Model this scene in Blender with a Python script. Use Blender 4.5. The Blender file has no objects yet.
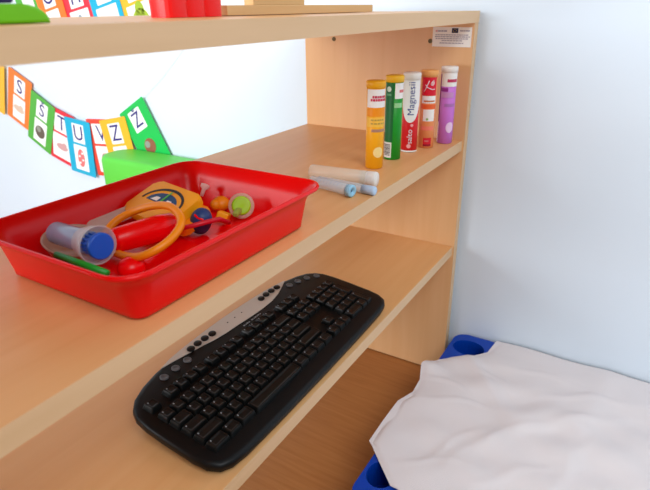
import bpy, bmesh, math, random
from mathutils import Vector, Matrix
random.seed(7)
sc = bpy.context.scene
COL = sc.collection

# ------------------------------------------------------------------ camera, light, exposure
cam_d = bpy.data.cameras.new('camera'); cam = bpy.data.objects.new('camera', cam_d); COL.objects.link(cam)
cam_d.sensor_fit = 'HORIZONTAL'; cam_d.sensor_width = 36.0; cam_d.lens = 541.674 / 650 * 36.0
cam_d.clip_start = 0.02
cam_d.dof.use_dof = True; cam_d.dof.focus_distance = 0.85; cam_d.dof.aperture_fstop = 9.0
cam.matrix_world = Matrix(((0.51520721, 0.34879271, -0.78288261, -1.13669744),
                           (-0.85700352, 0.19865565, -0.47547966, -0.33832919),
                           (-0.01031979, 0.9159037, 0.4012654, 0.86778812),
                           (0, 0, 0, 1)))
sc.camera = cam
world = bpy.data.worlds.new('room_daylight'); sc.world = world; world.use_nodes = True
bgn = world.node_tree.nodes['Background']
bgn.inputs['Color'].default_value = (0.86, 0.94, 1.0, 1); bgn.inputs['Strength'].default_value = 0.38

def area(name, loc, target, sx, sy, power, col):
    l = bpy.data.lights.new(name, 'AREA'); l.shape = 'RECTANGLE'; l.size = sx; l.size_y = sy; l.energy = power; l.color = col
    o = bpy.data.objects.new(name, l); COL.objects.link(o); o.location = loc
    o.rotation_euler = (Vector(target) - Vector(loc)).to_track_quat('-Z', 'Y').to_euler()
    return o
area('daylight_area', (-2.7, 0.95, 1.15), (0.0, 0.75, 0.75), 1.8, 1.2, 78, (0.93, 0.97, 1.0))  # daylight from a window out of view at back left
area('daylight_area', (-1.7, -1.7, 2.7), (0.0, -0.25, 0.5), 1.6, 1.4, 43, (0.95, 0.98, 1.0))  # unseen fill lamp, added high in front to light front faces and sheet
vs = sc.view_settings
vs.view_transform = 'Standard'; vs.look = 'None'; vs.exposure = 0.06; vs.gamma = 1.0; vs.use_curve_mapping = False

# ------------------------------------------------------------------ materials
def lin(c):
    return tuple(((v / 255) / 12.92 if v / 255 <= 0.04045 else ((v / 255 + 0.055) / 1.055) ** 2.4) for v in c)
_M = {}
def mat(name, rgb, rough=0.5, spec=0.4, alpha=1.0, bump=0.0, bscale=200, vary=0.06, vscale=8, trans=0.0, metallic=0.0, coat=0.0):
    if name in _M: return _M[name]
    m = bpy.data.materials.new(name); m.use_nodes = True; nt = m.node_tree; b = nt.nodes['Principled BSDF']
    c = lin(rgb)
    tc = nt.nodes.new('ShaderNodeTexCoord'); nz = nt.nodes.new('ShaderNodeTexNoise'); nz.inputs['Scale'].default_value = vscale
    nt.links.new(tc.outputs['Object'], nz.inputs['Vector'])
    r = nt.nodes.new('ShaderNodeValToRGB')
    r.color_ramp.elements[0].position = 0.3; r.color_ramp.elements[1].position = 0.7
    r.color_ramp.elements[0].color = tuple(v * (1 - vary) for v in c) + (1,)
    r.color_ramp.elements[1].color = tuple(min(1, v * (1 + vary)) for v in c) + (1,)
    nt.links.new(nz.outputs['Fac'], r.inputs['Fac']); nt.links.new(r.outputs['Color'], b.inputs['Base Color'])
    b.inputs['Roughness'].default_value = rough; b.inputs['Specular IOR Level'].default_value = spec
    b.inputs['Alpha'].default_value = alpha; b.inputs['Metallic'].default_value = metallic
    b.inputs['Transmission Weight'].default_value = trans; b.inputs['Coat Weight'].default_value = coat
    if bump:
        n2 = nt.nodes.new('ShaderNodeTexNoise'); n2.inputs['Scale'].default_value = bscale
        bp = nt.nodes.new('ShaderNodeBump'); bp.inputs['Strength'].default_value = bump; bp.inputs['Distance'].default_value = 0.002
        nt.links.new(tc.outputs['Object'], n2.inputs['Vector']); nt.links.new(n2.outputs['Fac'], bp.inputs['Height'])
        nt.links.new(bp.outputs['Normal'], b.inputs['Normal'])
    _M[name] = m; return m

def wood(name, light, dark, axis, rough=0.42, scale=1.0, contrast=1.0, spec=0.35):
    if name in _M: return _M[name]
    m = bpy.data.materials.new(name); m.use_nodes = True; nt = m.node_tree; b = nt.nodes['Principled BSDF']
    tc = nt.nodes.new('ShaderNodeTexCoord'); mp = nt.nodes.new('ShaderNodeMapping')
    s = [26 * scale, 26 * scale, 26 * scale]; s[axis] = 1.6 * scale; mp.inputs['Scale'].default_value = s
    nt.links.new(tc.outputs['Object'], mp.inputs['Vector'])
    n = nt.nodes.new('ShaderNodeTexNoise'); n.inputs['Scale'].default_value = 1.6; n.inputs['Detail'].default_value = 7; n.inputs['Distortion'].default_value = 0.5
    nt.links.new(mp.outputs['Vector'], n.inputs['Vector'])
    r = nt.nodes.new('ShaderNodeValToRGB')
    r.color_ramp.elements[0].position = 0.5 - 0.28 / contrast; r.color_ramp.elements[1].position = 0.5 + 0.28 / contrast
    r.color_ramp.elements[0].color = lin(dark) + (1,); r.color_ramp.elements[1].color = lin(light) + (1,)
    nt.links.new(n.outputs['Fac'], r.inputs['Fac']); nt.links.new(r.outputs['Color'], b.inputs['Base Color'])
    b.inputs['Roughness'].default_value = rough; b.inputs['Specular IOR Level'].default_value = spec
    bp = nt.nodes.new('ShaderNodeBump'); bp.inputs['Strength'].default_value = 0.04; bp.inputs['Distance'].default_value = 0.001
    nt.links.new(n.outputs['Fac'], bp.inputs['Height']); nt.links.new(bp.outputs['Normal'], b.inputs['Normal'])
    _M[name] = m; return m

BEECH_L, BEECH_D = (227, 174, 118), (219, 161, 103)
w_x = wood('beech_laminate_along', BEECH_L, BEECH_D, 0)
w_z = wood('beech_laminate_upright_lit', (231, 184, 134), (224, 173, 120), 2)  # paler than the boards: stronger side light on the panels put into the colour
w_edge = wood('beech_edge_band', (226, 190, 148), (216, 178, 134), 0)
w_edge_z = wood('beech_edge_band_upright', (226, 190, 148), (216, 178, 134), 2)
w_toy = wood('raw_toy_wood', (220, 182, 130), (206, 164, 110), 0, rough=0.6)
red = mat('red_plastic', (238, 2, 8), 0.27, 0.28, vary=0.03)
red2 = mat('red_ribbed_plastic', (232, 10, 8), 0.35, 0.4, vary=0.03)
white = mat('white_paper', (245, 245, 242), 0.6, 0.3, vary=0.02)
blk = mat('black_keyboard_plastic', (9, 10, 11), 0.42, 0.22, vary=0.1, bump=0.05, bscale=900)
blk_key = mat('black_key_plastic', (11, 13, 13), 0.36, 0.3, vary=0.1)
silver = mat('silver_plastic', (214, 208, 198), 0.4, 0.4, vary=0.03)
greyring = mat('grey_button', (92, 94, 98), 0.4, 0.5)
printw = mat('pale_print', (150, 155, 160), 0.5, 0.3)
ink = mat('violet_ink', (62, 52, 130), 0.6, 0.2)
blue_cot = mat('blue_cot_plastic', (2, 62, 168), 0.4, 0.3, vary=0.05)
cloth = mat('white_cotton', (230, 222, 222), 0.9, 0.1, bump=0.25, bscale=700, vary=0.02)

# ------------------------------------------------------------------ mesh builder
class MB:
    def __init__(s): s.bm = bmesh.new(); s.mats = []
    def mi(s, m):
        if m not in s.mats: s.mats.append(m)
        return s.mats.index(m)
    def add(s, tmp, m, mx=None, smooth=False):
        i = s.mi(m)
        if mx is not None: bmesh.ops.transform(tmp, matrix=mx, verts=tmp.verts)
        bmesh.ops.recalc_face_normals(tmp, faces=tmp.faces)
        mp = {v: s.bm.verts.new(v.co) for v in tmp.verts}
        for f in tmp.faces:
            try: nf = s.bm.faces.new([mp[v] for v in f.verts])
            except ValueError: continue
            nf.material_index = i; nf.smooth = smooth
        tmp.free(); return s
    def box(s, lo, hi, m, bev=0.0, seg=2, mx=None, smooth=False):
        t = bmesh.new(); bmesh.ops.create_cube(t, size=1)
        for v in t.verts: v.co = Vector([(lo[k] + hi[k]) / 2 + v.co[k] * (hi[k] - lo[k]) for k in range(3)])
        if bev: bmesh.ops.bevel(t, geom=list(t.edges), offset=bev, segments=seg, affect='EDGES', profile=0.5)
        return s.add(t, m, mx, smooth)
    def loops(s, rings, m, mx=None, smooth=True, cap0=True, cap1=True, closed=True):
        t = bmesh.new(); R = [[t.verts.new(p) for p in r] for r in rings]; n = len(R[0])
        for a, b in zip(R, R[1:]):
            for k in range(n if closed else n - 1):
                q = [a[k], a[(k + 1) % n], b[(k + 1) % n], b[k]]
                t.faces.new(q)
        if cap0: t.faces.new(R[0])
        if cap1: t.faces.new(R[-1])
        return s.add(t, m, mx, smooth)
    def lathe(s, prof, m, seg=32, mx=None, smooth=True):
        rings = [[(r * math.cos(2 * math.pi * k / seg), r * math.sin(2 * math.pi * k / seg), z) for k in range(seg)] for r, z in prof]
        return s.loops(rings, m, mx, smooth)
    def tube(s, pts, r, m, seg=10, closed=False, smooth=True):
        P = [Vector(p) for p in pts]; n = len(P); rings = []
        rr = r if isinstance(r, (list, tuple)) else [r] * n
        up = Vector((0.13, 0.07, 1)).normalized()
        for i in range(n):
            if closed: d = P[(i + 1) % n] - P[i - 1]
            else: d = P[min(i + 1, n - 1)] - P[max(i - 1, 0)]
            d.normalize(); a = d.cross(up)
            if a.length < 0.05: a = d.cross(Vector((1, 0, 0)))
            a.normalize(); b = a.cross(d); up = b
            rings.append([P[i] + rr[i] * (math.cos(2 * math.pi * k / seg) * a + math.sin(2 * math.pi * k / seg) * b) for k in range(seg)])
        if closed: return s.loops(rings + [rings[0]], m, None, smooth, False, False)
        return s.loops(rings, m, None, smooth)
    def prism(s, poly, z0, z1, m, mx=None, bev=0.0, seg=2, smooth=False):
        t = bmesh.new(); a = [t.verts.new((x, y, z0)) for x, y in poly]; b = [t.verts.new((x, y, z1)) for x, y in poly]
        n = len(poly)
        t.faces.new(list(reversed(a))); top = t.faces.new(b)
        for k in range(n): t.faces.new([a[k], a[(k + 1) % n], b[(k + 1) % n], b[k]])
        if bev:
            bmesh.ops.bevel(t, geom=[e for e in t.edges if abs(e.verts[0].co.z - e.verts[1].co.z) < 1e-7], offset=bev, segments=seg, affect='EDGES', profile=0.5)
        return s.add(t, m, mx, smooth)
    def ball(s, c, rad, m, mx=None, seg=20):
        t = bmesh.new(); bmesh.ops.create_uvsphere(t, u_segments=seg, v_segments=seg // 2 + 2, radius=1)
        for v in t.verts: v.co = Vector((c[0] + v.co.x * rad[0], c[1] + v.co.y * rad[1], c[2] + v.co.z * rad[2]))
        return s.add(t, m, mx, True)
    def build(s, name, parent=None, smooth_angle=None):
        me = bpy.data.meshes.new(name); bmesh.ops.recalc_face_normals(s.bm, faces=s.bm.faces) if False else None
        s.bm.to_mesh(me); s.bm.free()
        for m in s.mats: me.materials.append(m)
        o = bpy.data.objects.new(name, me); COL.objects.link(o)
        if parent: o.parent = parent
        return o
def tag(o, label, cat, group=None):
    o['label'] = label; o['category'] = cat
    if group: o['group'] = group
    return o
def thing(name, label, cat, loc=(0, 0, 0), rot=(0, 0, 0), group=None):
    o = bpy.data.objects.new(name, None); COL.objects.link(o); o.location = loc; o.rotation_euler = rot
    o.empty_display_size = 0.05
    return tag(o, label, cat, group)
def struct(o): o['kind'] = 'structure'; return o
def rrect(x0, y0, x1, y1, r, n=6):
    out = []
    for cx, cy, a0 in ((x1 - r, y1 - r, 0), (x0 + r, y1 - r, 90), (x0 + r, y0 + r, 180), (x1 - r, y0 + r, 270)):
        for k in range(n + 1):
            a = math.radians(a0 + 90 * k / n); out.append((cx + r * math.cos(a), cy + r * math.sin(a)))
    return out
def oval(cx, cy, rx, ry, n=24): return [(cx + rx * math.cos(2 * math.pi * k / n), cy + ry * math.sin(2 * math.pi * k / n)) for k in range(n)]
def text_mesh(body, size, extrude=0.0002):
    """mesh of a word centred on the origin in the XY plane"""
    cu = bpy.data.curves.new('lettering', 'FONT'); cu.body = body; cu.size = size; cu.extrude = extrude
    cu.align_x = 'CENTER'; cu.align_y = 'CENTER'; cu.resolution_u = 3
    o = bpy.data.objects.new('lettering', cu); COL.objects.link(o)
    dg = bpy.context.evaluated_depsgraph_get(); dg.update()
    me = bpy.data.meshes.new_from_object(o.evaluated_get(dg)); bpy.data.objects.remove(o); bpy.data.curves.remove(cu)
    t = bmesh.new(); t.from_mesh(me); bpy.data.meshes.remove(me)
    bmesh.ops.remove_doubles(t, verts=t.verts, dist=1e-6)
    for f in t.faces: f.material_index = 0
    return t
def align(p, q):
    """matrix whose Z axis runs from p to q, origin at p"""
    p, q = Vector(p), Vector(q)
    return Matrix.Translation(p) @ (q - p).to_track_quat('Z', 'Y').to_matrix().to_4x4()

# ------------------------------------------------------------------ room
WX = 0.036
def noise_wall(name, rgb):
    return mat(name, rgb, 0.85, 0.15, bump=0.12, bscale=60, vary=0.015, vscale=3)
wallm = noise_wall('painted_wall', (222, 234, 245))
b = MB(); b.box((WX, -2.6, 0), (WX + 0.12, 3.32, 2.7), wallm); struct(b.build('wall_right'))
b = MB(); b.box((-4.2, 3.2, 0), (WX, 3.32, 2.7), wallm); struct(b.build('wall_back'))
fl = wood('brown_floor_laminate', (176, 116, 64), (158, 98, 50), 1, rough=0.45, scale=3.0, contrast=1.0)
b = MB(); b.box((-4.2, -2.6, -0.1), (WX + 0.12, 3.32, 0), fl); struct(b.build('floor'))

# ------------------------------------------------------------------ shelf unit
ZT, ZTB, ZM, ZL, T = 0.8593, 0.83765, 0.60412, 0.35631, 0.02166
XL, D = -1.25, 0.40
unit = thing('shelf_unit', 'open beech laminate shelf unit with three boards standing against the pale wall', 'shelf', (-0.6, 0.2, 0))
def U(mb, name): 
    o = mb.build(name, unit); o.matrix_parent_inverse = Matrix.Translation((0.6, -0.2, 0)); return o
def band(mb, parent, name='edge_band'):
    o = mb.build(name, parent); o.matrix_parent_inverse = Matrix.Identity(4); return o
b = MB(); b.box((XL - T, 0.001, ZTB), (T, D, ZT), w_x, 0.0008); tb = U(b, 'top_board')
b = MB(); b.box((XL - T, 0.0, ZTB), (T, 0.001, ZT), w_edge); band(b, tb)
for z in (ZM, ZL):
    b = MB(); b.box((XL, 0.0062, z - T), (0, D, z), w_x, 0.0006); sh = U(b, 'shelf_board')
    b = MB(); b.box((XL, 0.0050, z - T), (0, 0.0062, z), w_edge); band(b, sh)
for x0, x1 in ((0, T), (XL - T, XL)):
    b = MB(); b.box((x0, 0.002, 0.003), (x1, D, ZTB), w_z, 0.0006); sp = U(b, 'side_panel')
    b = MB(); b.box((x0, 0.001, 0.003), (x1, 0.002, ZTB), w_edge_z); band(b, sp)
    for yg in (0.05, 0.35):
        b = MB(); b.lathe([(0.008, 0), (0.008, 0.003)], mat('dark_glide', (40, 34, 30), 0.6), 16, Matrix.Translation(((x0 + x1) / 2, yg, 0))); g = b.build('glide', sp); g.matrix_parent_inverse = Matrix.Identity(4)
dark_metal = mat('dark_cam_lock', (112, 104, 76), 0.4, 0.5, metallic=0.6)
for y in (0.322, 0.0915):
    b = MB(); b.lathe([(0.0046, 0), (0.0046, 0.0010), (0.003, 0.0016), (0.003, 0.0008)], dark_metal, 20, align((0, y, 0.8025), (-1, y, 0.8025)))
    o = U(b, 'cam_lock'); o['label'] = 'small dark metal cam lock in the panel'
# printed sticker in the upper corner of the side panel
stk = MB(); stk.box((-0.0006, 0.006, 0.792), (0, 0.087, 0.8295), white, 0); 
st = U(stk, 'sticker'); st['label'] = 'small white printed sticker with a navy flag'
pr = MB(); navy = mat('navy_print', (30, 34, 80), 0.6, 0.2); gpr = mat('grey_print', (168, 166, 182), 0.7, 0.2); rpr = mat('rose_print', (214, 150, 160), 0.7, 0.2)
pr.box((-0.001, 0.034, 0.8185), (-0.0006, 0.047, 0.8275), navy)
for k in range(12):
    a = 2 * math.pi * k / 12
    yy, zz = 0.0405 + 0.003 * math.cos(a), 0.823 + 0.003 * math.sin(a)
    pr.box((-0.00115, yy - 0.0003, zz - 0.0003), (-0.001, yy + 0.0003, zz + 0.0003), mat('gold_print', (240, 210, 60), 0.6))
y = 0.081
for w_, g_, mm in ((0.004, 0.0007, rpr), (0.006, 0.001, gpr), (0.005, 0.001, gpr), (0.006, 0.001, gpr)):
    pr.box((-0.001, y - w_, 0.8205), (-0.0006, y, 0.8235), mm); y -= w_ + g_
y = 0.030
for w_ in (0.006, 0.004, 0.008): pr.box((-0.001, y - w_, 0.8215), (-0.0006, y, 0.8238), gpr); y -= w_ + 0.001
for row, (z, inset) in enumerate(((0.8148, 0.006), (0.8112, 0.005), (0.8075, 0.007), (0.8038, 0.020), (0.7992, 0.016))):
    y = 0.087 - inset
    while y > 0.006 + inset:
        w_ = random.uniform(0.003, 0.007); w_ = min(w_, y - 0.004 - inset)
        if w_ < 0.001: break
        pr.box((-0.001, y - w_, z - 0.0009), (-0.0006, y, z + 0.0009), gpr); y -= w_ + 0.0012
o = pr.build('print', st); o.matrix_parent_inverse = Matrix.Identity(4)

# ------------------------------------------------------------------ red tray
TX, TY = -0.7225, 0.1290
tray = MB()
def ring(hx, hy, r, z): return [(x, y, z) for x, y in rrect(-hx, -hy, hx, hy, r)]
Z = 0.0
tray.loops([ring(0.128, 0.090, 0.009, 0.0), ring(0.1360, 0.0985, 0.012, 0.0006), ring(0.1390, 0.1015, 0.014, 0.003), ring(0.1402, 0.1026, 0.016, 0.009),
            ring(0.1475, 0.1090, 0.024, 0.038), ring(0.1510, 0.1120, 0.026, 0.0455), ring(0.1580, 0.1175, 0.029, 0.0500), ring(0.1622, 0.1212, 0.031, 0.0520),
            ring(0.1638, 0.1226, 0.031, 0.0545), ring(0.1630, 0.1219, 0.031, 0.0572), ring(0.1605, 0.1196, 0.030, 0.0576), ring(0.1570, 0.1165, 0.028, 0.0545), ring(0.1500, 0.1105, 0.025, 0.0480), ring(0.1455, 0.1070, 0.023, 0.037),
            ring(0.1372, 0.0996, 0.019, 0.008), ring(0.1340, 0.0965, 0.018, 0.0042), ring(0.1280, 0.0910, 0.015, 0.0030)], red)
to = tray.build('red_tray'); to.location = (TX, TY, ZM + 0.0004)
tag(to, 'shallow red plastic tray holding toy doctor bits on the middle shelf', 'tray')
FZ = ZM + 0.0036          # tray floor
# ------------------------------------------------------------------ things in the tray
yel = mat('yellow_orange_plastic', (246, 166, 14), 0.4, 0.4)
orange = mat('orange_plastic', (240, 142, 12), 0.4, 0.4)
bluep = mat('blue_plastic', (18, 88, 196), 0.35, 0.4)
clear = mat('clear_plastic', (226, 232, 240), 0.15, 0.5, alpha=0.42)
smoky = mat('smoky_clear_plastic', (206, 184, 166), 0.2, 0.5, alpha=0.7)
frost = mat('frosted_plastic', (222, 214, 206), 0.35, 0.4, alpha=0.55)
# clear cylinder with blue disc cap
A, Bp = Vector((-0.8175, 0.2020, ZM + 0.0400)), Vector((-0.8270, 0.1130, ZM + 0.0465))
t = thing('toy_syringe', 'grey toy syringe with a round blue end cap in the left of the red tray', 'toy syringe', A)
Lb = (Bp - A).length; mx = Matrix.Translation(-A) @ align(A, Bp)
b = MB(); b.lathe([(0.0, 0), (0.0105, 0.0005), (0.0125, 0.003), (0.0125, Lb - 0.022), (0.0122, Lb - 0.020)], mat('grey_barrel', (150, 164, 196), 0.2, 0.6, alpha=0.85), 28, mx); b.build('barrel', t)
b = MB(); b.lathe([(0.0125, Lb - 0.034), (0.0150, Lb - 0.030), (0.0190, Lb - 0.014), (0.0205, Lb - 0.005), (0.0196, Lb - 0.0045), (0.0181, Lb - 0.014), (0.0128, Lb - 0.030)], mat('flange_plastic', (236, 232, 232), 0.3, 0.4, alpha=0.4), 28, mx); b.build('flange', t)
b = MB(); b.lathe([(0.010, Lb - 0.018), (0.0105, Lb - 0.004)] , bluep, 28, mx)
for k in range(16):
    a = 2 * math.pi * k / 16; b.box((0.0100, -0.0008, Lb - 0.018), (0.0116, 0.0008, Lb - 0.004), bluep, 0, mx=mx @ Matrix.Rotation(a, 4, 'Z'))
b.lathe([(0.0, Lb - 0.005), (0.0128, Lb - 0.005), (0.0138, Lb - 0.003), (0.0138, Lb + 0.0010), (0.0130, Lb + 0.0020)], bluep, 40, mx)
b.lathe([(0.0130, Lb + 0.0020), (0.0127, Lb + 0.0022), (0, Lb + 0.0022)], bluep, 40, mx, smooth=False)
o = b.build('cap', t); o['label'] = 'round blue end cap'
# shallow clear dish leaning on the back left
t = thing('plastic_dish', 'shallow smoky clear dish tipped up behind the clear toy syringe', 'dish', (-0.8030, 0.1900, FZ + 0.0170), (math.radians(12), math.radians(4), 0))
b = MB(); b.lathe([(0.0, -0.010), (0.020, -0.009), (0.031, -0.003), (0.036, 0.006), (0.0375, 0.007), (0.0372, 0.009), (0.035, 0.008), (0.030, -0.001), (0.019, -0.007), (0, -0.008)], smoky, 36); b.build('bowl', t)
# green stick
t = MB(); t.tube([(-0.8510, 0.154, ZM + 0.0375), (-0.8490, 0.118, ZM + 0.0350), (-0.8470, 0.082, ZM + 0.0325)], [0.0034, 0.0038, 0.0034], mat('green_plastic', (16, 150, 40), 0.4), 10)
tag(t.build('green_stick'), 'thin green plastic stick lying below the blue capped syringe', 'stick')
# grey spatula
t = MB(); t.prism(rrect(-0.036, -0.0085, 0.036, 0.0085, 0.008), -0.0012, 0.0012, frost, bev=0.0006)
o = t.build('tongue_depressor'); o.location = (-0.731, 0.2170, FZ + 0.0215); o.rotation_euler = (math.radians(48), math.radians(-3), math.radians(-3))
tag(o, 'flat frosted grey spatula lying along the back wall of the red tray', 'spatula')
# orange ring (stethoscope headset) and red handle
ringc = Vector((-0.735, 0.150, FZ + 0.027))
t = thing('toy_stethoscope', 'orange loop of a toy stethoscope around the red toy handle', 'toy stethoscope', ringc)
RP = [(-0.7684, 0.1847, 0.024), (-0.7507, 0.1864, 0.034), (-0.7342, 0.1759, 0.042), (-0.7265, 0.1484, 0.052), (-0.7271, 0.1207, 0.057), (-0.7345, 0.0978, 0.055), (-0.7486, 0.0802, 0.05), (-0.7686, 0.0747, 0.042), (-0.7885, 0.0785, 0.035), (-0.7985, 0.0959, 0.027), (-0.7913, 0.1328, 0.018), (-0.7804, 0.1665, 0.016)]
pts = []
for k in range(48):                                     # closed smooth curve through the loop's points
    u = k / 48 * len(RP); i0 = int(u); f_ = u - i0
    q = [Vector(RP[(i0 + d_) % len(RP)]) for d_ in (-1, 0, 1, 2)]
    v_ = 0.5 * (2 * q[1] + (q[2] - q[0]) * f_ + (2 * q[0] - 5 * q[1] + 4 * q[2] - q[3]) * f_ ** 2 + (3 * q[1] - q[0] - 3 * q[2] + q[3]) * f_ ** 3)
    pts.append(tuple(v_ + Vector((0, 0, ZM)) - ringc))
for k in range(0):
    a = 2 * math.pi * k / 40
    ex, ey = 0.054 * math.cos(a), 0.033 * math.sin(a)
    c_, s_ = math.cos(math.radians(-14)), math.sin(math.radians(-14))
    pts.append((ex * c_ - ey * s_, ex * s_ + ey * c_, 0.010 * math.sin(a + 0.4) - 0.004))
b = MB(); b.tube(pts, 0.0046, orange, 12, closed=True); b.build('tubing', t)
A, Bp = Vector((-0.7905, 0.1480, FZ + 0.0265)), Vector((-0.7120, 0.1285, FZ + 0.0255))
t = thing('toy_hammer', 'thick red toy handle lying inside the orange loop in the tray', 'toy hammer', A)
b = MB(); L_ = (Bp - A).length
b.lathe([(0, 0), (0.0105, 0.001), (0.0138, 0.006), (0.0150, 0.03), (0.0155, L_ - 0.02), (0.0140, L_ - 0.004), (0.009, L_), (0, L_ + 0.001)], red, 28, Matrix.Translation(-A) @ align(A, Bp)); b.build('handle', t)
t = MB(); t.ball((0, 0, 0), (0.015, 0.0145, 0.0115), red)
o = t.build('red_ball'); o.location = (-0.803, 0.103, FZ + 0.0118); tag(o, 'small red rounded knob in the near corner of the red tray', 'toy')
# yellow gauge box with a dial
gb = Vector((-0.665, 0.175, FZ + 0.020))
t = thing('toy_gauge', 'yellow toy gauge box with a dial face leaning in the middle of the red tray', 'toy gauge', gb)
# face basis: AB edge (far to near), AD edge (high to low)
def solve_face():
    Apt, Dpt, Bpt = Vector((-0.650, 0.2180, ZM + 0.054)), Vector((-0.7150, 0.1930, ZM + 0.030)), Vector((-0.662, 0.127, ZM + 0.049))
    ex = (Bpt - Apt); w = ex.length; ex.normalize()
    ad = Dpt - Apt; ey = (-(ad - ad.dot(ex) * ex)); h = ey.length; ey.normalize()
    n = ex.cross(ey); 
    m = Matrix((ex, ey, n)).transposed().to_4x4(); m.translation = Apt
    return m, w, h
gm, gw, gh = solve_face()
gml = Matrix.Translation(-gb) @ gm
b = MB(); b.prism(rrect(0, -gh, gw, 0, 0.010), -0.012, 0, yel, gml, bev=0.0025); b.build('plate', t)
b = MB(); b.prism(rrect(0.006, -gh * 0.8, gw + 0.012, -0.004, 0.006), -0.024, -0.0125, orange, gml, bev=0.002); b.build('back_block', t)
# dial
dialb = mat('dial_blue', (26, 74, 120), 0.5); dialk = mat('dial_black', (24, 28, 40), 0.5); dialg = mat('dial_green', (90, 200, 70), 0.5)
cx, cy, rx, ry = gw * 0.50, -gh * 0.56, gw * 0.40, gh * 0.44
def half(rx, ry, n=20): return [(cx + rx * math.cos(math.pi * k / n), cy + ry * math.sin(math.pi * k / n)) for k in range(n + 1)]
b = MB()
o_, i_ = half(rx, ry), half(rx * 0.92, ry * 0.86)
b.prism(o_ + list(reversed(i_)), 0.0, 0.0006, dialk, gml)
b.prism(half(rx * 0.74, ry * 0.66), 0.0, 0.0006, dialb, gml)
b.prism([(cx - rx * .55, cy + ry * .06), (cx - rx * .2, cy + ry * .06), (cx - rx * .2, cy + ry * .3), (cx - rx * .4, cy + ry * .3)], 0.0006, 0.0009, white, gml)
b.prism([(cx + rx * .2, cy + ry * .06), (cx + rx * .55, cy + ry * .06), (cx + rx * .4, cy + ry * .3), (cx + rx * .2, cy + ry * .3)], 0.0006, 0.0009, white, gml)
b.prism([(cx - .0014, cy - ry * .1), (cx + .0014, cy - ry * .1), (cx + .0010, cy + ry * .82), (cx - .0010, cy + ry * .82)], 0.0009, 0.0013, dialg, gml)
b.build('dial', t)
# blue bulb with red tube
bc = Vector((-0.679, 0.1195, FZ + 0.0190))
t = thing('squeeze_bulb', 'dark blue squeeze bulb with a red mark beside the yellow gauge box', 'toy bulb', bc, (math.radians(25), math.radians(-15), 0.3))
dkb = mat('dark_blue_rubber', (32, 62, 118), 0.45, 0.4)
b = MB(); b.lathe([(0, -0.0175), (0.006, -0.0168), (0.0105, -0.013), (0.0130, -0.006), (0.0135, 0.001), (0.0125, 0.008), (0.0095, 0.0140), (0.005, 0.0168), (0, 0.0173)], dkb, 28); b.build('bulb', t)
md = (t.rotation_euler.to_matrix().inverted() @ Vector((-0.62, -0.44, 0.60))).normalized()
b = MB(); mm_ = Matrix.Translation(md * 0.0150) @ md.to_track_quat('Z', 'Y').to_matrix().to_4x4()
b.ball((0, 0, 0), (0.0070, 0.0026, 0.0016), red, mm_); o = b.build('mark', t); o['label'] = 'red oval mark'
tb_ = MB(); tb_.tube([(-0.712, 0.122, FZ + 0.020), (-0.706, 0.108, FZ + 0.024), (-0.692, 0.098, FZ + 0.026), (-0.672, 0.095, FZ + 0.024), (-0.656, 0.094, FZ + 0.014)], 0.0030, mat('crimson_rubber', (196, 16, 40), 0.4), 10)
tag(tb_.build('red_tube'), 'thin crimson tube bending round the dark blue bulb', 'tube')
# small pale pink funnel
t = MB(); t.lathe([(0, 0), (0.0062, 0.0), (0.0062, 0.004), (0.0028, 0.007), (0.0024, 0.017), (0, 0.017)], mat('pale_pink_plastic', (240, 196, 190), 0.4), 18, align((0, 0, 0), (-0.62, -0.05, -0.72)))
o = t.build('funnel_tip'); o.location = (-0.5960, 0.1860, FZ + 0.0330); tag(o, 'tiny pale pink funnel tip by the back right of the red tray', 'toy funnel')
# orange pear shape
t = MB(); t.ball((0, 0, 0), (0.0125, 0.0125, 0.0105), orange); t.ball((-0.012, -0.0005, 0.002), (0.0075, 0.007, 0.0075), orange)
o = t.build('orange_pear'); o.location = (-0.5985, 0.158, FZ + 0.0108); tag(o, 'small orange pear shaped toy behind the lime lidded jar', 'toy')
t = MB(); t.box((-0.0095, -0.0075, -0.0065), (0.0095, 0.0075, 0.0065), yel, 0.0018)
o = t.build('orange_block'); o.location = (-0.6390, 0.1190, FZ + 0.0115); o.rotation_euler = (0.35, 0.3, 0.5); tag(o, 'small orange block between the blue bulb and the lime lidded jar', 'block')
# jar with lime lid
jc = Vector((-0.606, 0.114, FZ + 0.0165)); jd = Vector((-0.72, -0.52, 0.42)).normalized()
t = thing('toy_jar', 'small clear jar with a lime green lid at the right of the red tray', 'jar', jc)
jm = Matrix.Scale(1.15, 4) @ align((0, 0, 0), jd)
b = MB(); b.lathe([(0, -0.012), (0.0125, -0.012), (0.0135, -0.008), (0.0135, 0.006), (0.0150, 0.007), (0.0150, 0.0085), (0.0125, 0.0085)], mat('clear_jar', (226, 210, 190), 0.15, 0.6, alpha=0.4), 28, jm); b.build('body', t)
b = MB(); b.lathe([(0, 0.006), (0.0108, 0.006), (0.0112, 0.009), (0.0105, 0.011), (0.0085, 0.0112), (0, 0.0105)], mat('lime_plastic', (158, 206, 26), 0.4), 28, jm); o = b.build('lid', t); o['label'] = 'lime green lid'
b = MB(); b.box((-0.034, -0.004, -0.003), (-0.0137, 0.004, 0.004), mat('olive_plastic', (150, 168, 70), 0.45), 0.002, mx=Matrix.Rotation(math.radians(25), 4, 'Z')); b.build('tab', t)

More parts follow.
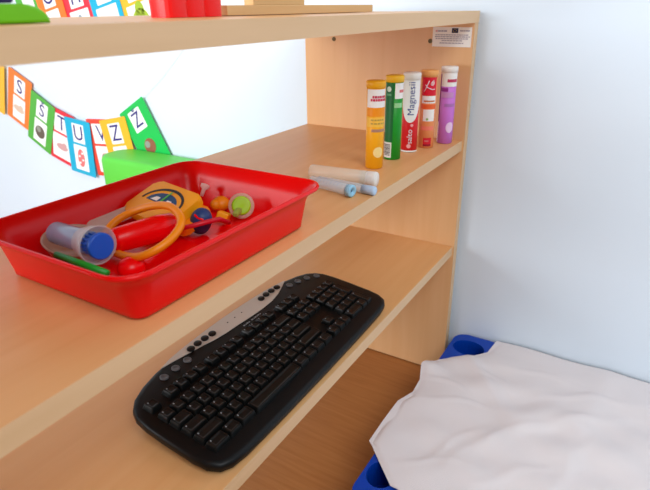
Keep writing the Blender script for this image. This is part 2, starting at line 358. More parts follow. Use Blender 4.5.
# ------------------------------------------------------------------ tubes lying on the middle shelf
milky = mat('milky_plastic', (240, 226, 206), 0.3, 0.4, alpha=0.5)
def lying(name, label, A, Bp, r, wall_m, cat):
    A, Bp = Vector(A), Vector(Bp); t = thing(name, label, cat, A); L_ = (Bp - A).length
    mx = align((0, 0, 0), Bp - A)
    return t, L_, mx
t, L_, mx = lying('clear_tube', 'milky clear plastic tube with a white stopper lying on the middle shelf', (-0.396, 0.137, 0.0004 + ZM + 0.0125), (-0.3855, 0.022, 0.0004 + ZM + 0.0125), 0.0122, milky, 'tube')
b = MB(); b.lathe([(0, 0), (0.0112, 0.0003), (0.0122, 0.002), (0.0122, L_ - 0.004)], milky, 28, mx); b.build('tube_body', t)
b = MB(); b.lathe([(0.0110, L_ - 0.024), (0.0120, L_ - 0.024), (0.0124, L_ - 0.005), (0.0124, L_), (0.0112, L_ + 0.0015), (0, L_ + 0.0015)], mat('white_stopper', (236, 230, 222), 0.4, alpha=0.9), 28, mx); o = b.build('stopper', t); o['label'] = 'white stopper'
pale = mat('pale_blue_plastic', (150, 204, 232), 0.3, 0.45); vclear = mat('bluish_clear_plastic', (222, 234, 242), 0.2, 0.5, alpha=0.38)
t, L_, mx = lying('syringe', 'clear syringe with an open pale blue end ring lying nearest the red tray', (-0.4315, 0.1160, 0.0004 + ZM + 0.0096), (-0.4480, 0.0310, 0.0004 + ZM + 0.0096), 0.009, vclear, 'syringe')
b = MB(); b.lathe([(0, 0), (0.004, 0.0), (0.0085, 0.004), (0.0085, L_ - 0.006)], vclear, 24, mx); b.build('barrel', t)
b = MB(); b.lathe([(0.0085, L_ - 0.008), (0.0095, L_ - 0.008), (0.0095, L_), (0.0085, L_ + 0.001), (0.0040, L_ + 0.001), (0.0038, L_ - 0.004), (0, L_ - 0.004)], pale, 28, mx); o = b.build('end_ring', t); o['label'] = 'pale blue end ring'
b = MB(); b.lathe([(0, L_ - 0.0039), (0.0036, L_ - 0.0039), (0.0036, L_ - 0.0030), (0, L_ - 0.0030)], mat('deep_blue_hole', (16, 60, 100), 0.5), 20, mx); b.build('bore', t)
b = MB()
for k in range(7): b.tube([mx @ Vector((0.0087 * math.cos(a), 0.0087 * math.sin(a), 0.02 + k * 0.007)) for a in [math.radians(d) for d in range(60, 160, 10)]], 0.00025, mat('scale_print', (110, 130, 160), 0.6), 5)
b.build('scale', t)
t, L_, mx = lying('slim_tube', 'slim pale blue tube lying between the milky tube and the syringe', (-0.4165, 0.110, 0.0004 + ZM + 0.0072), (-0.4245, 0.004, 0.0004 + ZM + 0.0072), 0.007, pale, 'tube')
b = MB(); b.lathe([(0, 0), (0.0062, 0.0), (0.007, 0.001), (0.007, L_ - 0.02)], vclear, 24, mx); b.build('tube_body', t)
b = MB(); b.lathe([(0.0068, L_ - 0.022), (0.0071, L_ - 0.022), (0.0071, L_ - 0.001), (0.006, L_), (0, L_)], mat('powder_blue_plastic', (184, 208, 232), 0.35), 24, mx); b.build('tip', t)

# ------------------------------------------------------------------ vitamin tubes standing on the middle shelf
CAMP = Vector((-1.1367, -0.3383))
def arc(mb, m, a0, a1, z0, z1, r, shape=None, n=14, nz=1):
    """label patch on a cylinder; shape(t,u) may bend its lower edge"""
    rows = []
    for j in range(nz + 1):
        row = []
        for i in range(n + 1):
            u = i / n; a = math.radians(a0 + (a1 - a0) * u)
            lo = z0 + (shape(u) if shape else 0)
            row.append((r * math.cos(a), r * math.sin(a), lo + (z1 - lo) * j / nz))
        rows.append(row)
    mb.loops(rows, m, None, True, False, False, closed=False)
def disc(mb, m, a, z, rad, r, n=24, sy=1.0):
    m_ = 10; rows_ = []
    for j in range(m_ + 1):
        v_ = math.sin(math.pi * (j / m_ - 0.5)); hw = rad * math.sqrt(max(0, 1 - v_ * v_)) / r
        rows_.append([(r * math.cos(math.radians(a) + hw * q), r * math.sin(math.radians(a) + hw * q), z + sy * rad * v_) for q in [x_ / 6 - 1 for x_ in range(13)]])
    mb.loops(rows_, m, None, True, False, False, closed=False)
def wraptext(mb, m, body, size, a, z, r, up=True):
    t = text_mesh(body, size, 0.0)
    bmesh.ops.subdivide_edges(t, edges=[e for e in t.edges if e.calc_length() > 0.004], cuts=2)
    for v in t.verts:
        x, y_ = v.co.x, v.co.y
        if up: hz, aa = z + x, math.radians(a) - y_ / r
        else: hz, aa = z + y_, math.radians(a) + x / r
        v.co = Vector((r * math.cos(aa), r * math.sin(aa), hz))
    mb.add(t, m, None, False)
R0 = 0.0155
def vit_tube(name, label, x, y, h, bodym, capm, turn=0, r=R0, cap=0.011):
    t = thing(name, label, 'tube', (x, y, ZM + 0.0004), (0, 0, math.atan2(CAMP.y - y, CAMP.x - x) + math.radians(turn)), 'effervescent tablet tubes on the middle shelf')
    b = MB(); b.lathe([(0, 0.0005), (r * 0.9, 0), (r, 0.001), (r, h - cap)], bodym, 36); b.build('tube_body', t)
    b = MB(); b.lathe([(r, h - cap - 0.0005), (r + 0.0012, h - cap), (r + 0.0014, h - 0.0015), (r, h), (0, h)], capm, 36); b.build('cap', t)
    return t
RL = R0 + 0.00025; RT = R0 + 0.0005
def G(n, c): return mat('print_' + n, c, 0.45, 0.4, vary=0.02)
# 1 yellow
t = vit_tube('tablet_tube', 'yellow tablet tube with a white band, leftmost of the row of upright tubes', -0.2795, 0.0775, 0.150, G('amber', (250, 176, 16)), G('amber_cap', (246, 178, 20)))
b = MB(); arc(b, white, -62, 115, 0.107, 0.137, RL); arc(b, G('orange', (246, 150, 20)), -62, 115, 0.092, 0.1065, RL); arc(b, G('pale_yellow', (250, 196, 70)), -62, 115, 0.074, 0.090, RL)
for z, a0 in ((0.1245, -20), (0.1195, -32)):
    a = a0
    while a < 76: 
        w_ = random.uniform(8, 16); arc(b, G('magenta', (206, 40, 84)), a, a + w_, z - 0.002, z + 0.002, RT, n=4); a += w_ + 2.5
for z in (0.086, 0.080):
    a = -28
    while a < 60: w_ = random.uniform(8, 20); arc(b, G('olive', (196, 160, 70)), a, a + w_, z - 0.0014, z + 0.0014, RT, n=4); a += w_ + 4
arc(b, G('taupe', (176, 134, 110)), -22, 76, 0.0655, 0.0705, RT)
disc(b, G('cream', (252, 226, 150)), 26, 0.030, 0.0095, RT); b.build('printed_label', t)
# 2 green
t = vit_tube('tablet_tube', 'green tablet tube with a yellow cap and barcode, second from the left', -0.2065, 0.0755, 0.1515, G('green', (12, 150, 34)), G('yellow_cap', (244, 190, 40)))
b = MB(); arc(b, G('dark_green', (10, 104, 50)), -95, -2, 0.034, 0.139, RL); arc(b, white, 4, 95, 0.112, 0.139, RL)
arc(b, G('mint', (150, 214, 150)), 2, 60, 0.096, 0.1045, RT); disc(b, G('pale_mint', (206, 230, 210)), -38, 0.1285, 0.0048, RT); arc(b, G('soft_green', (90, 160, 110)), -56, -20, 0.117, 0.1205, RT)
arc(b, G('rose', (222, 120, 120)), 34, 80, 0.1225, 0.1275, RT)
arc(b, G('barcode_ground', (226, 226, 220)), -78, -8, 0.004, 0.033, RL)
for k in range(9): arc(b, G('barcode_bar', (90, 86, 84)), -70, -16, 0.0085 + k * 0.0024, 0.0096 + k * 0.0024 + (k % 3) * 0.0003, RT)
b.build('printed_label', t)
# 3 white and red, lettered upright
t = vit_tube('tablet_tube', 'white and red tablet tube with upright lettering, middle of the row', -0.1370, 0.0710, 0.150, G('red', (222, 24, 34)), G('white_cap', (240, 236, 230)), cap=0.013)
b = MB(); arc(b, G('white_gloss', (242, 242, 240)), -100, 100, 0.058, 0.138, RL, shape=lambda u: 0.058 * abs(2 * u - 1) ** 2.2, n=24, nz=4)
wraptext(b, G('blue_ink', (36, 58, 140)), 'Magnesii', 0.0185, 4, 0.103, RT)
wraptext(b, G('white_ink', (236, 232, 240)), 'salto', 0.0150, 2, 0.031, RT); disc(b, G('pink', (250, 170, 170)), -2, 0.0125, 0.0042, RT)
disc(b, G('pink', (250, 170, 170)), 14, 0.053, 0.003, RT)
arc(b, G('white_gloss', (242, 242, 240)), -100, 100, 0.0006, 0.0035, RT); b.build('printed_label', t)
# 4 peach
t = vit_tube('tablet_tube', 'peach orange tablet tube with a red square emblem, second from the right', -0.0885, 0.0545, 0.1505, G('peach', (240, 150, 92)), G('peach_cap', (240, 172, 100)))
b = MB(); arc(b, G('crimson', (222, 22, 50)), -55, 60, 0.1035, 0.138, RL); arc(b, white, -50, 60, 0.089, 0.103, RL); arc(b, G('vermilion', (240, 104, 50)), -60, 70, 0.078, 0.087, RL)
arc(b, white, -32, 55, 0.054, 0.077, RL); arc(b, G('crimson', (222, 22, 50)), -20, 40, 0.004, 0.021, RL); arc(b, G('dark_red', (160, 10, 40)), -20, 40, 0.004, 0.008, RT)
def swirl(pts, m):
    b.tube([(RT * math.cos(math.radians(a)), RT * math.sin(math.radians(a)), z) for a, z in pts], 0.0008, m, 6)
sw = G('white_ink', (236, 232, 240))
swirl([(-35, 0.111), (-22, 0.117), (-10, 0.125), (0, 0.132)], sw); swirl([(-25, 0.124), (-10, 0.119), (8, 0.117), (26, 0.115), (44, 0.116)], sw)
swirl([(12, 0.124), (22, 0.130), (30, 0.133), (34, 0.128), (26, 0.123), (14, 0.124)], sw); disc(b, G('pink', (250, 170, 170)), 26, 0.127, 0.004, RT)
disc(b, G('green_dot', (150, 190, 110)), 0, 0.058, 0.0025, RT); arc(b, G('brownish', (200, 120, 80)), -32, 50, 0.0915, 0.0945, RT)
arc(b, G('salmon', (248, 132, 110)), -45, 55, 0.036, 0.044, RL)
arc(b, G('rose', (222, 120, 120)), -10, 20, 0.013, 0.016, RT); b.build('printed_label', t)
# 5 violet
t = vit_tube('tablet_tube', 'violet tablet tube with a white top, rightmost and nearest the side panel', -0.0345, 0.0335, 0.1535, G('violet', (206, 120, 216)), G('white_cap', (240, 236, 230)))
b = MB(); arc(b, white, -72, 100, 0.1155, 0.1425, RL); arc(b, G('plum', (150, 40, 140)), -95, -62, 0.045, 0.139, RT); arc(b, G('plum', (150, 40, 140)), -60, 0, 0.106, 0.113, RT)
arc(b, G('raspberry', (200, 60, 100)), -10, 70, 0.124, 0.130, RT); arc(b, G('pale_violet', (206, 150, 206)), -55, 45, 0.094, 0.1045, RT); arc(b, G('grey_violet', (180, 120, 190)), -20, 60, 0.076, 0.082, RT)
disc(b, G('pale_pink', (240, 206, 240)), 32, 0.034, 0.0085, RT, sy=1.3); arc(b, G('pale_pink', (240, 206, 240)), -95, -62, 0.002, 0.044, RL); b.build('printed_label', t)

# ------------------------------------------------------------------ keyboard on the lower shelf
kb = thing('computer_keyboard', 'black multimedia computer keyboard with a silver strip on the lower shelf', 'keyboard', (-0.5600, 0.0110, ZL + 0.0004), (0, 0, math.radians(0.6)))
kb.scale = (1.01, 1.06, 1.0)
TILT = math.radians(8); KM = Matrix.Rotation(TILT, 4, 'X')
half_o = [(0.0, 0.0), (0.12, 0.0006), (0.19, 0.002), (0.214, 0.005), (0.228, 0.012), (0.236, 0.026), (0.238, 0.045), (0.2375, 0.09), (0.236, 0.12), (0.2325, 0.140), (0.225, 0.154), (0.212, 0.165), (0.190, 0.174), (0.16, 0.181), (0.10, 0.1875), (0.05, 0.1905), (0.0, 0.1915)]
outline = half_o + [(-x, y) for x, y in reversed(half_o[1:-1])]
b = MB()
def scaled(poly, k, cx=0, cy=0.094): return [(cx + (x - cx) * (1 - k / 0.238), cy + (y - cy) * (1 - k / 0.094)) for x, y in poly]
rings = []
for k, z in ((0.006, 0.0015), (0.002, 0.002), (0.0, 0.0045), (0.0, 0.011), (0.0008, 0.0135), (0.003, 0.0155), (0.007, 0.0162)): rings.append([(x, y, z) for x, y in scaled(outline, k)])
b.loops(rings, blk, KM, smooth=True); body = b.build('keyboard_body', kb)
for x in (-0.2, 0.2):
    b = MB(); yb = 0.150; z0 = KM @ Vector((0, yb, 0.002))
    b.box((x - 0.014, z0.y - 0.004, 0.0), (x + 0.014, z0.y + 0.004, z0.z), blk, 0.001); b.build('foot', kb)
sil = [(-0.150, 0.1795), (-0.118, 0.1750), (-0.095, 0.1715), (-0.075, 0.1685), (-0.055, 0.1645), (-0.03, 0.1618), (0.0, 0.1605), (0.03, 0.1585), (0.06, 0.1575), (0.09, 0.159), (0.115, 0.1635), (0.135, 0.1700), (0.160, 0.1790),
       (0.13, 0.1838), (0.10, 0.1868), (0.05, 0.1893), (0.0, 0.1903), (-0.05, 0.1893), (-0.10, 0.1868), (-0.13, 0.1838)]
b = MB(); b.prism(sil, 0.0145, 0.0172, silver, KM, bev=0.0006); o = b.build('silver_strip', kb); o['label'] = 'silver strip along the far edge'
# keys
def keycap(mb, x0, x1, y0, y1, z, h, taper=0.0022):
    n = 3
    def rr(i, zz): return [(x, y, zz) for x, y in rrect(x0 + i, y0 + i, x1 - i, y1 - i, 0.0016, n)]
    mb.loops([rr(0, z), rr(taper * 0.55, z + h * 0.7), rr(taper, z + h), rr(taper + 0.0012, z + h + 0.0001), rr(taper + 0.0030, z + h - 0.0005)], blk_key, KM, smooth=False)
PX, KZ, KH, GP = 0.0188, 0.0155, 0.0085, 0.00035
X0 = -0.2185
keys = []
def row(y, x, widths):
    for w_ in widths:
        if w_ > 0: keys.append((x + GP, x + w_ * PX - GP, y + GP, y + PX - GP, w_))
        x += abs(w_) * PX
rows = [0.0265 + k * PX for k in range(5)]
XN = X0 + 15 * PX + 0.006; XP = XN + 3 * PX + 0.006
row(rows[4], X0, [1] * 13 + [2]); row(rows[3], X0, [1.5] + [1] * 12 + [1.5]); row(rows[2], X0, [1.75] + [1] * 11 + [2.25]); row(rows[1], X0, [2.25] + [1] * 10 + [2.75])
row(rows[0], X0, [1.5, 1.25, 1.5, 5.75, 1.25, 1.25, 1.25, 1.25])
YF = rows[4] + PX + 0.006
row(YF, X0, [1]); row(YF, X0 + 1.75 * PX, [1] * 4); row(YF, X0 + 6.1 * PX, [1] * 4); row(YF, X0 + 10.6 * PX, [1] * 4)
for y in (rows[4], rows[3]): row(y, XN, [1, 1, 1])
row(YF - 0.002, XN, [1, 1, 1])
row(rows[1], XN, [-1, 1]); row(rows[0], XN, [1, 1, 1])
row(rows[4], XP, [1, 1, 1, 1]); row(rows[3], XP, [1, 1, 1]); row(rows[2], XP, [1, 1, 1]); row(rows[1], XP, [1, 1, 1]); row(rows[0], XP, [2, 1])
x = XP + 3 * PX
keys.append((x + GP, x + PX - GP, rows[2] + GP, rows[3] + PX - GP, 1.9)); keys.append((x + GP, x + PX - GP, rows[0] + GP, rows[1] + PX - GP, 1.9))
glyphs = 0
for (x0, x1, y0, y1, w_) in keys:
    b = MB()
    if w_ > 5: keycap(b, x0, x1, y0 - 0.002, y1, KZ, KH); nm = 'space_bar'
    else:
        keycap(b, x0, x1, y0, y1, KZ, KH); nm = 'key' if w_ < 1.2 else ('numeric_bar_key' if w_ == 1.9 else 'wide_key')
        px_, py_, zz = x0 + 0.0048, y1 - 0.0058, KZ + KH
        b.box((px_, py_, zz - 0.0004), (px_ + 0.0014, py_ + 0.0018, zz + 0.00012), printw, 0, mx=KM)
    b.build(nm, kb)
# media buttons
for x, y in ((-0.160, 0.1635), (-0.137, 0.1645), (-0.114, 0.1640), (0.152, 0.1640), (0.174, 0.1600), (0.195, 0.1535), (0.214, 0.1440)):
    b = MB(); b.lathe([(0.0060, 0), (0.0060, 0.0016), (0.0052, 0.0022), (0.0040, 0.0022), (0.0036, 0.0014), (0, 0.0014)], greyring, 24, KM @ Matrix.Translation((x, y, 0.0158))); o = b.build('round_button', kb); o['label'] = 'round grey media button'
for cx0 in (-0.0935, 0.0815):
    for k in range(4):
        x = cx0 + k * 0.0158
        b = MB(); b.prism(oval(x, 0.1768 - (0.001 if abs(k - 1.5) > 1 else 0), 0.0066, 0.0056), 0.0165, 0.0198, blk_key, KM, bev=0.0012, smooth=True); o = b.build('oval_button', kb); o['label'] = 'black oval button on the silver strip'
b = MB()
for k in range(3): b.lathe([(0.0012, 0), (0.0012, 0.0004), (0, 0.0005)], dialk, 12, KM @ Matrix.Translation((-0.008 + k * 0.018, 0.1765, 0.0171)))
b.build('indicator_light', kb)
b = MB(); x = 0.002
for w_ in (0.004, 0.003, 0.004, 0.003, 0.0, 0.005, 0.003, 0.004, 0.003, 0.004, 0.003):
    if w_: b.box((x, 0.1515, 0.0163), (x + w_ * 0.8, 0.1540 if w_ > 0.0035 else 0.1533, 0.0165), printw, 0, mx=KM)
    x += w_ + 0.0006 if w_ else 0.004
b.build('maker_lettering', kb)

# ------------------------------------------------------------------ things on the top board
lime = mat('lime_toy_plastic', (104, 190, 8), 0.4, 0.4, vary=0.03)
t = thing('toy_ramp', 'lime green sloping toy ramp standing at the left of the top board', 'toy', (-0.992, 0.088, ZT + 0.0004))
prof = [(-0.12, 0.0), (0.1235, 0.0), (0.1232, 0.0030), (0.1218, 0.0058), (0.1190, 0.0085), (0.1150, 0.0108), (0.1095, 0.0124), (0.103, 0.0130), (-0.11, 0.0130), (-0.12, 0.009)]
b = MB(); b.prism(prof, -0.028, 0.028, lime, Matrix.Rotation(math.radians(90), 4, 'X'), bev=0.002, smooth=False); b.build('ramp_body', t)
t = MB(); t.box((-0.05, -0.022, 0), (0.05, 0.022, 0.045), mat('purple_toy_plastic', (58, 28, 104), 0.45), 0.002)
o = t.build('purple_block'); o.location = (-0.940, 0.088, ZT + 0.0138); tag(o, 'dark purple block standing on the lime green toy ramp', 'block')
# red ribbed bin
t = thing('ribbed_bin', 'bright red ribbed plastic bin standing on the top board', 'bin', (-0.6450, 0.136, ZT + 0.0004))
n = 6; fr = []
xs0, xs1, yd0, yd1 = -0.0405, 0.0430, -0.010, 0.018
def fl_side(p, q, ribs, amp):
    p, q = Vector(p), Vector(q); d = q - p; nrm = Vector((d.y, -d.x)).normalized(); out = []
    for k in range(ribs * 8):
        u = k / (ribs * 8); ph = (u * ribs) % 1
        out.append(tuple(p + d * u + nrm * amp * abs(math.sin(math.pi * ph)) ** 0.6))
    return out
def bin_ring(k, z, s=1.0): 
    pts = fl_side((xs0, yd0), (xs1, yd0), 3, k) + fl_side((xs1, yd0), (xs1, yd1), 1, k) + fl_side((xs1, yd1), (xs0, yd1), 3, k) + fl_side((xs0, yd1), (xs0, yd0), 1, k)
    return [(x * s, y * s, z) for x, y in pts]
b = MB(); b.loops([bin_ring(0.0035, 0), bin_ring(0.0035, 0.12, 1.03), bin_ring(0.0030, 0.12, 0.98), bin_ring(0.0030, 0.004, 0.95)], red2, smooth=False); b.build('bin_wall', t)
b = MB(); b.loops([[(x, y, z) for x, y in rrect(xs0 - .008, yd0 - .008, xs1 + .008, yd1 + .008, 0.006)] for z in (0.120, 0.126)], red2); b.build('rim', t)
# wooden stand
t = thing('wooden_stand', 'raw wooden stand with a long base plank and an upright post on the top board', 'stand', (-0.41, 0.16, ZT))
b = MB(); b.box((-0.172, -0.026, 0.0008), (0.225, 0.022, 0.0125), w_toy, 0.0008); b.build('base_plank', t)
b = MB(); b.box((-0.094, -0.006, 0.0125), (0.032, 0.010, 0.20), w_toy, 0.0008); b.build('upright', t)

# ------------------------------------------------------------------ alphabet garlands on the wall
CW, CH = 0.132, 0.195
CARDC = {'orange': (246, 124, 40), 'green': (84, 176, 62), 'red': (230, 50, 66), 'cyan': (20, 176, 214), 'yellow': (250, 186, 44), 'emerald': (28, 190, 84), 'vermilion': (236, 74, 56)}
def blob(name, rgb): return mat('picture_' + name, rgb, 0.6, 0.2)
def card(y, z, ang, colr, letter, label, group, off, pic=None, lw=0.46, pw=0.52):
    t = thing('alphabet_card', label, 'card', (WX - 0.006 - off, y, z), (0, 0, 0), group)
    a = math.radians(ang)
    r = Vector((0, -math.cos(a), math.sin(a))); u = Vector((0, math.sin(a), math.cos(a))); nn = Vector((-1, 0, 0))
    m = Matrix((r, u, nn)).transposed().to_4x4(); m.translation = t.location; t.matrix_world = m
    b = MB(); b.prism(rrect(-CW / 2, -CH / 2, CW / 2, CH / 2, 0.004), 0, 0.0012, mat('card_' + colr, CARDC[colr], 0.45, 0.4, vary=0.02)); b.build('card_sheet', t)
    b = MB(); b.prism(rrect(-CW * lw / 2, CH * 0.075, CW * lw / 2, CH * 0.42, 0.003), 0.0012, 0.0016, white); lp = b.build('letter_panel', t)
    if letter:
        tm = text_mesh(letter, 0.074 if len(letter) == 1 and letter not in 'ŠŽČ' else 0.066, 0.0002); b = MB(); b.add(tm, ink, Matrix.Translation((0, CH * 0.245, 0.0018))); b.build('letter', lp)
    pp = t
    if pw > 0.1:
        b = MB(); b.prism(rrect(-CW * pw / 2, -CH * 0.43, CW * pw / 2, CH * 0.035, 0.003), 0.0012, 0.0016, white); pp = b.build('picture_panel', t)
    if pic:
        b = MB(); kind, c = pic; py = -CH * 0.2
        if kind == 'round': b.prism(oval(0, py, 0.026, 0.024), 0.0016, 0.0020, c); b.prism(oval(-0.008, py + 0.008, 0.012, 0.011), 0.0020, 0.0022, blob('soft_grey', (150, 150, 140)))
        if kind == 'tall': b.prism(oval(0, py, 0.018, 0.032), 0.0016, 0.0020, c); [b.prism(oval(0.008 * (-1) ** k, py + 0.018 - 0.012 * k, 0.006, 0.0035), 0.0020, 0.0022, white) for k in range(4)]
        if kind == 'wide': b.prism(oval(0, py, 0.030, 0.012), 0.0016, 0.0020, c); b.prism(oval(0.012, py + 0.008, 0.012, 0.010), 0.0016, 0.0021, c)
        if kind == 'line': b.prism([(-0.03, py - 0.012), (-0.029, py - 0.015), (0.03, py + 0.008), (0.029, py + 0.011)], 0.0016, 0.0020, c)
        if kind == 'bottle': b.prism(rrect(-0.014, py - 0.034, 0.014, py + 0.014, 0.006), 0.0016, 0.0020, c); b.prism(rrect(-0.007, py + 0.012, 0.007, py + 0.032, 0.003), 0.0016, 0.0020, c)
        if kind == 'pear': b.prism(oval(0, py, 0.034, 0.032), 0.0016, 0.0020, c); b.prism(oval(0.004, py + 0.026, 0.018, 0.026), 0.0016, 0.0020, c)
        b.build('picture', pp)
    return t
g1, g2 = 'letter cards of the hanging garland', 'letter cards of the upper garland'
card(1.814, 0.620, -22, 'yellow', '', 'yellow letter card cut off by the left edge of the photo, before the S card', g1, 0.0045, ('round', blob('rose', (226, 110, 130))))
card(1.673, 0.571, -24, 'orange', 'S', 'orange card with the letter S on the wall garland', g1, 0.002, ('wide', blob('pale_tan', (214, 190, 170))))
card(1.5655, 0.496, -26, 'green', 'Š', 'green card with the letter Š between the orange S card and red T card', g1, 0.0045, ('round', blob('brown_grey', (104, 92, 80))))
card(1.460, 0.455, -15, 'red', 'T', 'red card with the letter T on the wall garland', g1, 0.002, ('wide', blob('grey_rose', (206, 160, 160))), 0.62, 0.78)
card(1.361, 0.430, -5, 'cyan', 'U', 'cyan blue card with the letter U on the wall garland', g1, 0.0065, ('tall', blob('coral', (232, 120, 120))))
card(1.236, 0.440, 4, 'vermilion', 'V', 'orange red card with the letter V, half hidden behind the yellow Z card', g1, 0.002, ('round', blob('pale_tan', (214, 190, 170))), 0.66, 0.70)
card(1.151, 0.451, 11, 'yellow', 'Z', 'yellow card with the letter Z on the wall garland', g1, 0.0065)
card(1.026, 0.509, 29, 'emerald', 'Ž', 'bright green card with the letter Ž, rightmost of the wall garland', g1, 0.0035, ('round', blob('brown', (150, 90, 70))), 0.46, 0.0)
card(1.488, 0.860, 11, 'green', '', 'pale green card of the upper garland just right of the lime toy ramp', g2, 0.002, ('round', blob('soft_grey', (150, 150, 140))))
card(1.372, 0.863, 11, 'orange', 'O', 'orange card of the upper garland, left of the red card', g2, 0.0045, ('wide', blob('warm_grey', (176, 164, 150))))
card(1.243, 0.862, 10, 'red', 'H', 'red card of the upper garland with a grey bottle picture', g2, 0.002, ('bottle', blob('steel', (150, 168, 176))), 0.5, 0.7)
card(1.112, 0.872, 12, 'cyan', '', 'cyan card of the upper garland with a pale picture panel', g2, 0.0045, ('line', blob('soft_grey', (150, 150, 140))), 0.5, 0.72)
card(0.980, 0.878, 14, 'yellow', '', 'yellow card of the upper garland showing a green pear', g2, 0.002, ('pear', blob('pear_green', (164, 190, 60))), 0.5, 0.74)
strm = mat('grey_string', (226, 228, 230), 0.8)
b = MB(); b.tube([(WX - 0.006, y, z) for y, z in ((1.95, 0.80), (1.86, 0.745), (1.75, 0.690), (1.62, 0.64), (1.50, 0.575), (1.40, 0.545), (1.30, 0.525), (1.20, 0.535), (1.10, 0.565), (1.02, 0.615), (0.914, 0.692), (0.822, 0.770), (0.70, 0.90), (0.60, 1.02))], 0.0005, strm, 6)
tag(b.build('garland_string'), 'thin pale string of the lower letter garland on the wall', 'string')
b = MB(); b.tube([(WX - 0.006, y, z) for y, z in ((1.75, 0.955), (1.56, 0.953), (1.37, 0.960), (1.24, 0.962), (1.11, 0.970), (0.98, 0.978), (0.80, 1.05))], 0.0006, strm, 6)
tag(b.build('garland_string'), 'thin string carrying the upper row of letter cards', 'string')

# ------------------------------------------------------------------ green bench behind the shelf
gcush = mat('green_vinyl', (96, 206, 70), 0.45, 0.35, vary=0.03)
t = thing('low_bench', 'light green rounded bench against the wall behind the shelf unit', 'bench', (-0.04, 0.84, 0))
b = MB(); P = rrect(-0.066, -0.30, 0.062, 0.275, 0.05, 8)
def inset(poly, d): return [(x - d * (1 if x > 0 else -1), y - d * (1 if y > 0 else -1)) for x, y in poly]
b.loops([[(x, y, z) for x, y in inset(P, d)] for d, z in ((0.004, 0.30), (0, 0.305), (0, 0.445), (0.002, 0.453), (0.007, 0.459), (0.014, 0.460))], gcush, smooth=True); b.build('seat_block', t)
for x in (-0.045, 0.042):
    for y in (-0.27, 0.245):
        b = MB(); b.lathe([(0.013, 0), (0.013, 0.30)], w_toy, 16, Matrix.Translation((x, y, 0))); b.build('leg', t)

# ------------------------------------------------------------------ stacking cot and sheet
CZ = 0.118
cot = thing('stacking_cot', 'blue plastic low stacking cot along the wall, under the white sheet', 'cot', (-0.28, -0.7, 0))
def cot_end(y0, y1, holes):
    t = bmesh.new(); x0, x1 = -0.275, 0.305
    outer = rrect(x0, y0, x1, y1, 0.030)
    loops_ = [outer] + [oval(*h) for h in holes]
    def mk(z):
        ed = []; VV = []
        for lp in loops_:
            vs_ = [t.verts.new((x, y, z)) for x, y in lp]; VV.append(vs_)
            ed += [t.edges.new((vs_[k], vs_[(k + 1) % len(vs_)])) for k in range(len(vs_))]
        return VV, ed
    VT, et = mk(CZ)
    bmesh.ops.triangle_fill(t, use_beauty=True, use_dissolve=False, edges=et)
    for i, vs_ in enumerate(VT):
        zb = 0.075 if i == 0 else 0.060
        lo = [t.verts.new((v.co.x, v.co.y, zb)) for v in vs_]
        for k in range(len(vs_)): t.faces.new([vs_[k], vs_[(k + 1) % len(vs_)], lo[(k + 1) % len(vs_)], lo[k]])
        if i: t.faces.new(lo)
    for v in t.verts: v.co += Vector((0, 0, 0))
    return t
YE = 0.7 - 0.020   # local y of the near-shelf end edge
b = MB(); b.add(cot_end(YE - 0.115, YE, [(0.250, YE - 0.045, 0.031, 0.037), (-0.203, YE - 0.032, 0.031, 0.026)]), blue_cot); b.build('end_rail', cot)
b = MB(); b.add(cot_end(-0.70, -0.585, [(0.247, -0.642, 0.040, 0.028), (-0.213, -0.642, 0.045, 0.028)]), blue_cot); b.build('end_rail', cot)
for y in (YE - 0.058, -0.64):
    for x in (0.25, -0.215):
        b = MB(); b.lathe([(0.034, 0), (0.036, 0.004), (0.038, 0.078)], blue_cot, 24, Matrix.Translation((x, y, 0))); b.build('leg', cot)
steel = mat('white_steel_tube', (210, 212, 214), 0.35, 0.5, metallic=0.3)
for x in (-0.25, 0.28):
    b = MB(); b.tube([(x, -0.62, 0.10), (x, YE - 0.105, 0.10)], 0.010, steel, 12); b.build('side_rail', cot)
b = MB(); b.box((-0.25, -0.60, 0.104), (0.28, YE - 0.118, 0.108), mat('blue_mesh_cloth', (30, 70, 170), 0.8)); b.build('sleeping_mesh', cot)
# sheet: an irregular edge at the shelf end, wrinkles, small hanging hem
def spl(keys_, s):
    for (a, p), (c, q) in zip(keys_, keys_[1:]):
        if a <= s <= c:
            u = (s - a) / (c - a); u = u * u * (3 - 2 * u) * 0.5 + u * 0.5
            return tuple(pp + (qq - pp) * u for pp, qq in zip(p, q))
    return keys_[-1][1]
edge = [(0.0, (0.030, -0.116)), (0.06, (-0.030, -0.110)), (0.14, (-0.062, -0.084)), (0.22, (-0.092, -0.045)), (0.28, (-0.115, -0.021)), (0.34, (-0.140, -0.007)), (0.40, (-0.168, 0.001)), (0.47, (-0.205, -0.011)), (0.56, (-0.252, -0.014)),
        (0.64, (-0.293, 0.002)), (0.76, (-0.360, 0.003)), (0.88, (-0.424, 0.002)), (0.94, (-0.455, -0.030)), (1.0, (-0.500, -0.076))]
NS, NT = 150, 170
wr = [(random.uniform(0, 6.28), random.uniform(4, 26), random.uniform(-26, 26), random.uniform(0.0004, 0.0013)) for _ in range(16)]
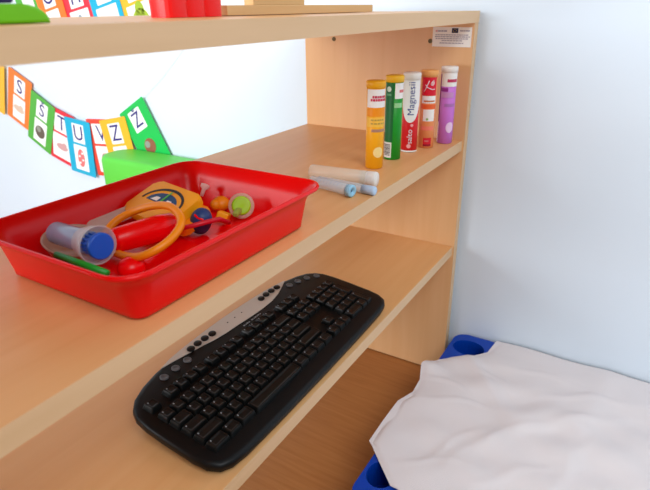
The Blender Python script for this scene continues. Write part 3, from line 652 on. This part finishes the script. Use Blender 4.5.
cr = [(-0.30, -0.20, 2.5, 0.10, 0.007, 0.0035), (-0.20, -0.30, 2.3, 0.13, 0.009, 0.0045), (-0.36, -0.13, 2.7, 0.07, 0.006, 0.0030), (-0.24, -0.10, 1.9, 0.06, 0.006, 0.0032), (-0.12, -0.14, 1.2, 0.06, 0.007, 0.0028),
      (-0.42, -0.11, 2.1, 0.06, 0.005, 0.0026), (-0.10, -0.32, 2.0, 0.09, 0.008, 0.0030), (-0.30, -0.33, 2.9, 0.10, 0.008, 0.0035), (-0.19, -0.06, 1.5, 0.04, 0.005, 0.0040), (-0.06, -0.22, 1.7, 0.07, 0.007, 0.0022), (-0.38, -0.24, 2.4, 0.08, 0.006, 0.0028)]
tv = bmesh.new(); grid = []
for i in range(NS + 1):
    s = i / NS; ex, ey = spl(edge, s); rowv = []
    for j in range(NT + 1):
        tt = (j / NT) ** 1.6
        fx = WX - 0.006 + (-0.60 - WX) * s                      # x far down the cot
        x = ex + (fx - ex) * min(1, tt * 2.2); y = ey + (-1.25 - ey) * tt
        dist = (ey - y)
        z = CZ + 0.0075 - 0.004 * math.exp(-s * 9)
        for ph, fxq, fyq, am in wr: z += (0.25 + 0.75 * min(1, s * 4)) * am * math.sin(ph + fxq * x * 3 + fyq * y * 2)
        # long soft folds running towards the lower right
        z += 0.0055 * math.exp(-((y + 0.20 + 0.55 * (x + 0.30)) / 0.030) ** 2) * math.exp(-((x + 0.28) / 0.16) ** 2)
        z += 0.0060 * math.exp(-((y + 0.33 + 0.15 * (x + 0.2)) / 0.028) ** 2) * math.exp(-((x + 0.18) / 0.2) ** 2)
        z += 0.0050 * math.exp(-((y + 0.14 - 0.8 * (x + 0.15)) / 0.022) ** 2) * math.exp(-((y + 0.12) / 0.1) ** 2)
        for cx_, cy_, an_, ln_, wd_, am_ in cr:
            pu = (x - cx_) * math.cos(an_) + (y - cy_) * math.sin(an_); pv = -(x - cx_) * math.sin(an_) + (y - cy_) * math.cos(an_)
            z += 0.85 * am_ * math.exp(-(pu / ln_) ** 2 - ((pv - 0.12 * pu * pu / ln_ - 0.004 * math.sin(pu * 55)) / (wd_ * 1.25)) ** 2)
        # pinched fold by the shelf end
        z += 0.014 * math.exp(-((x + 0.163) / 0.022) ** 2) * math.exp(-(dist / 0.05) ** 2)
        # hem resting on the rail edge
        hem = math.exp(-(dist / 0.012) ** 2); z -= 0.004 * hem
        if s > 0.58 and s < 0.9: z -= 0.010 * math.exp(-(dist / 0.010) ** 2)
        z = max(z, CZ + 0.0022)
        rowv.append(tv.verts.new((x, y, z)))
    grid.append(rowv)
for i in range(NS):
    for j in range(NT): tv.faces.new([grid[i][j], grid[i][j + 1], grid[i + 1][j + 1], grid[i + 1][j]])
b = MB(); b.add(tv, cloth, None, True); so = b.build('bed_sheet')
sm = so.modifiers.new('thickness', 'SOLIDIFY'); sm.thickness = 0.002; sm.offset = 0
tag(so, 'rumpled white cotton sheet spread over the blue cot', 'sheet')
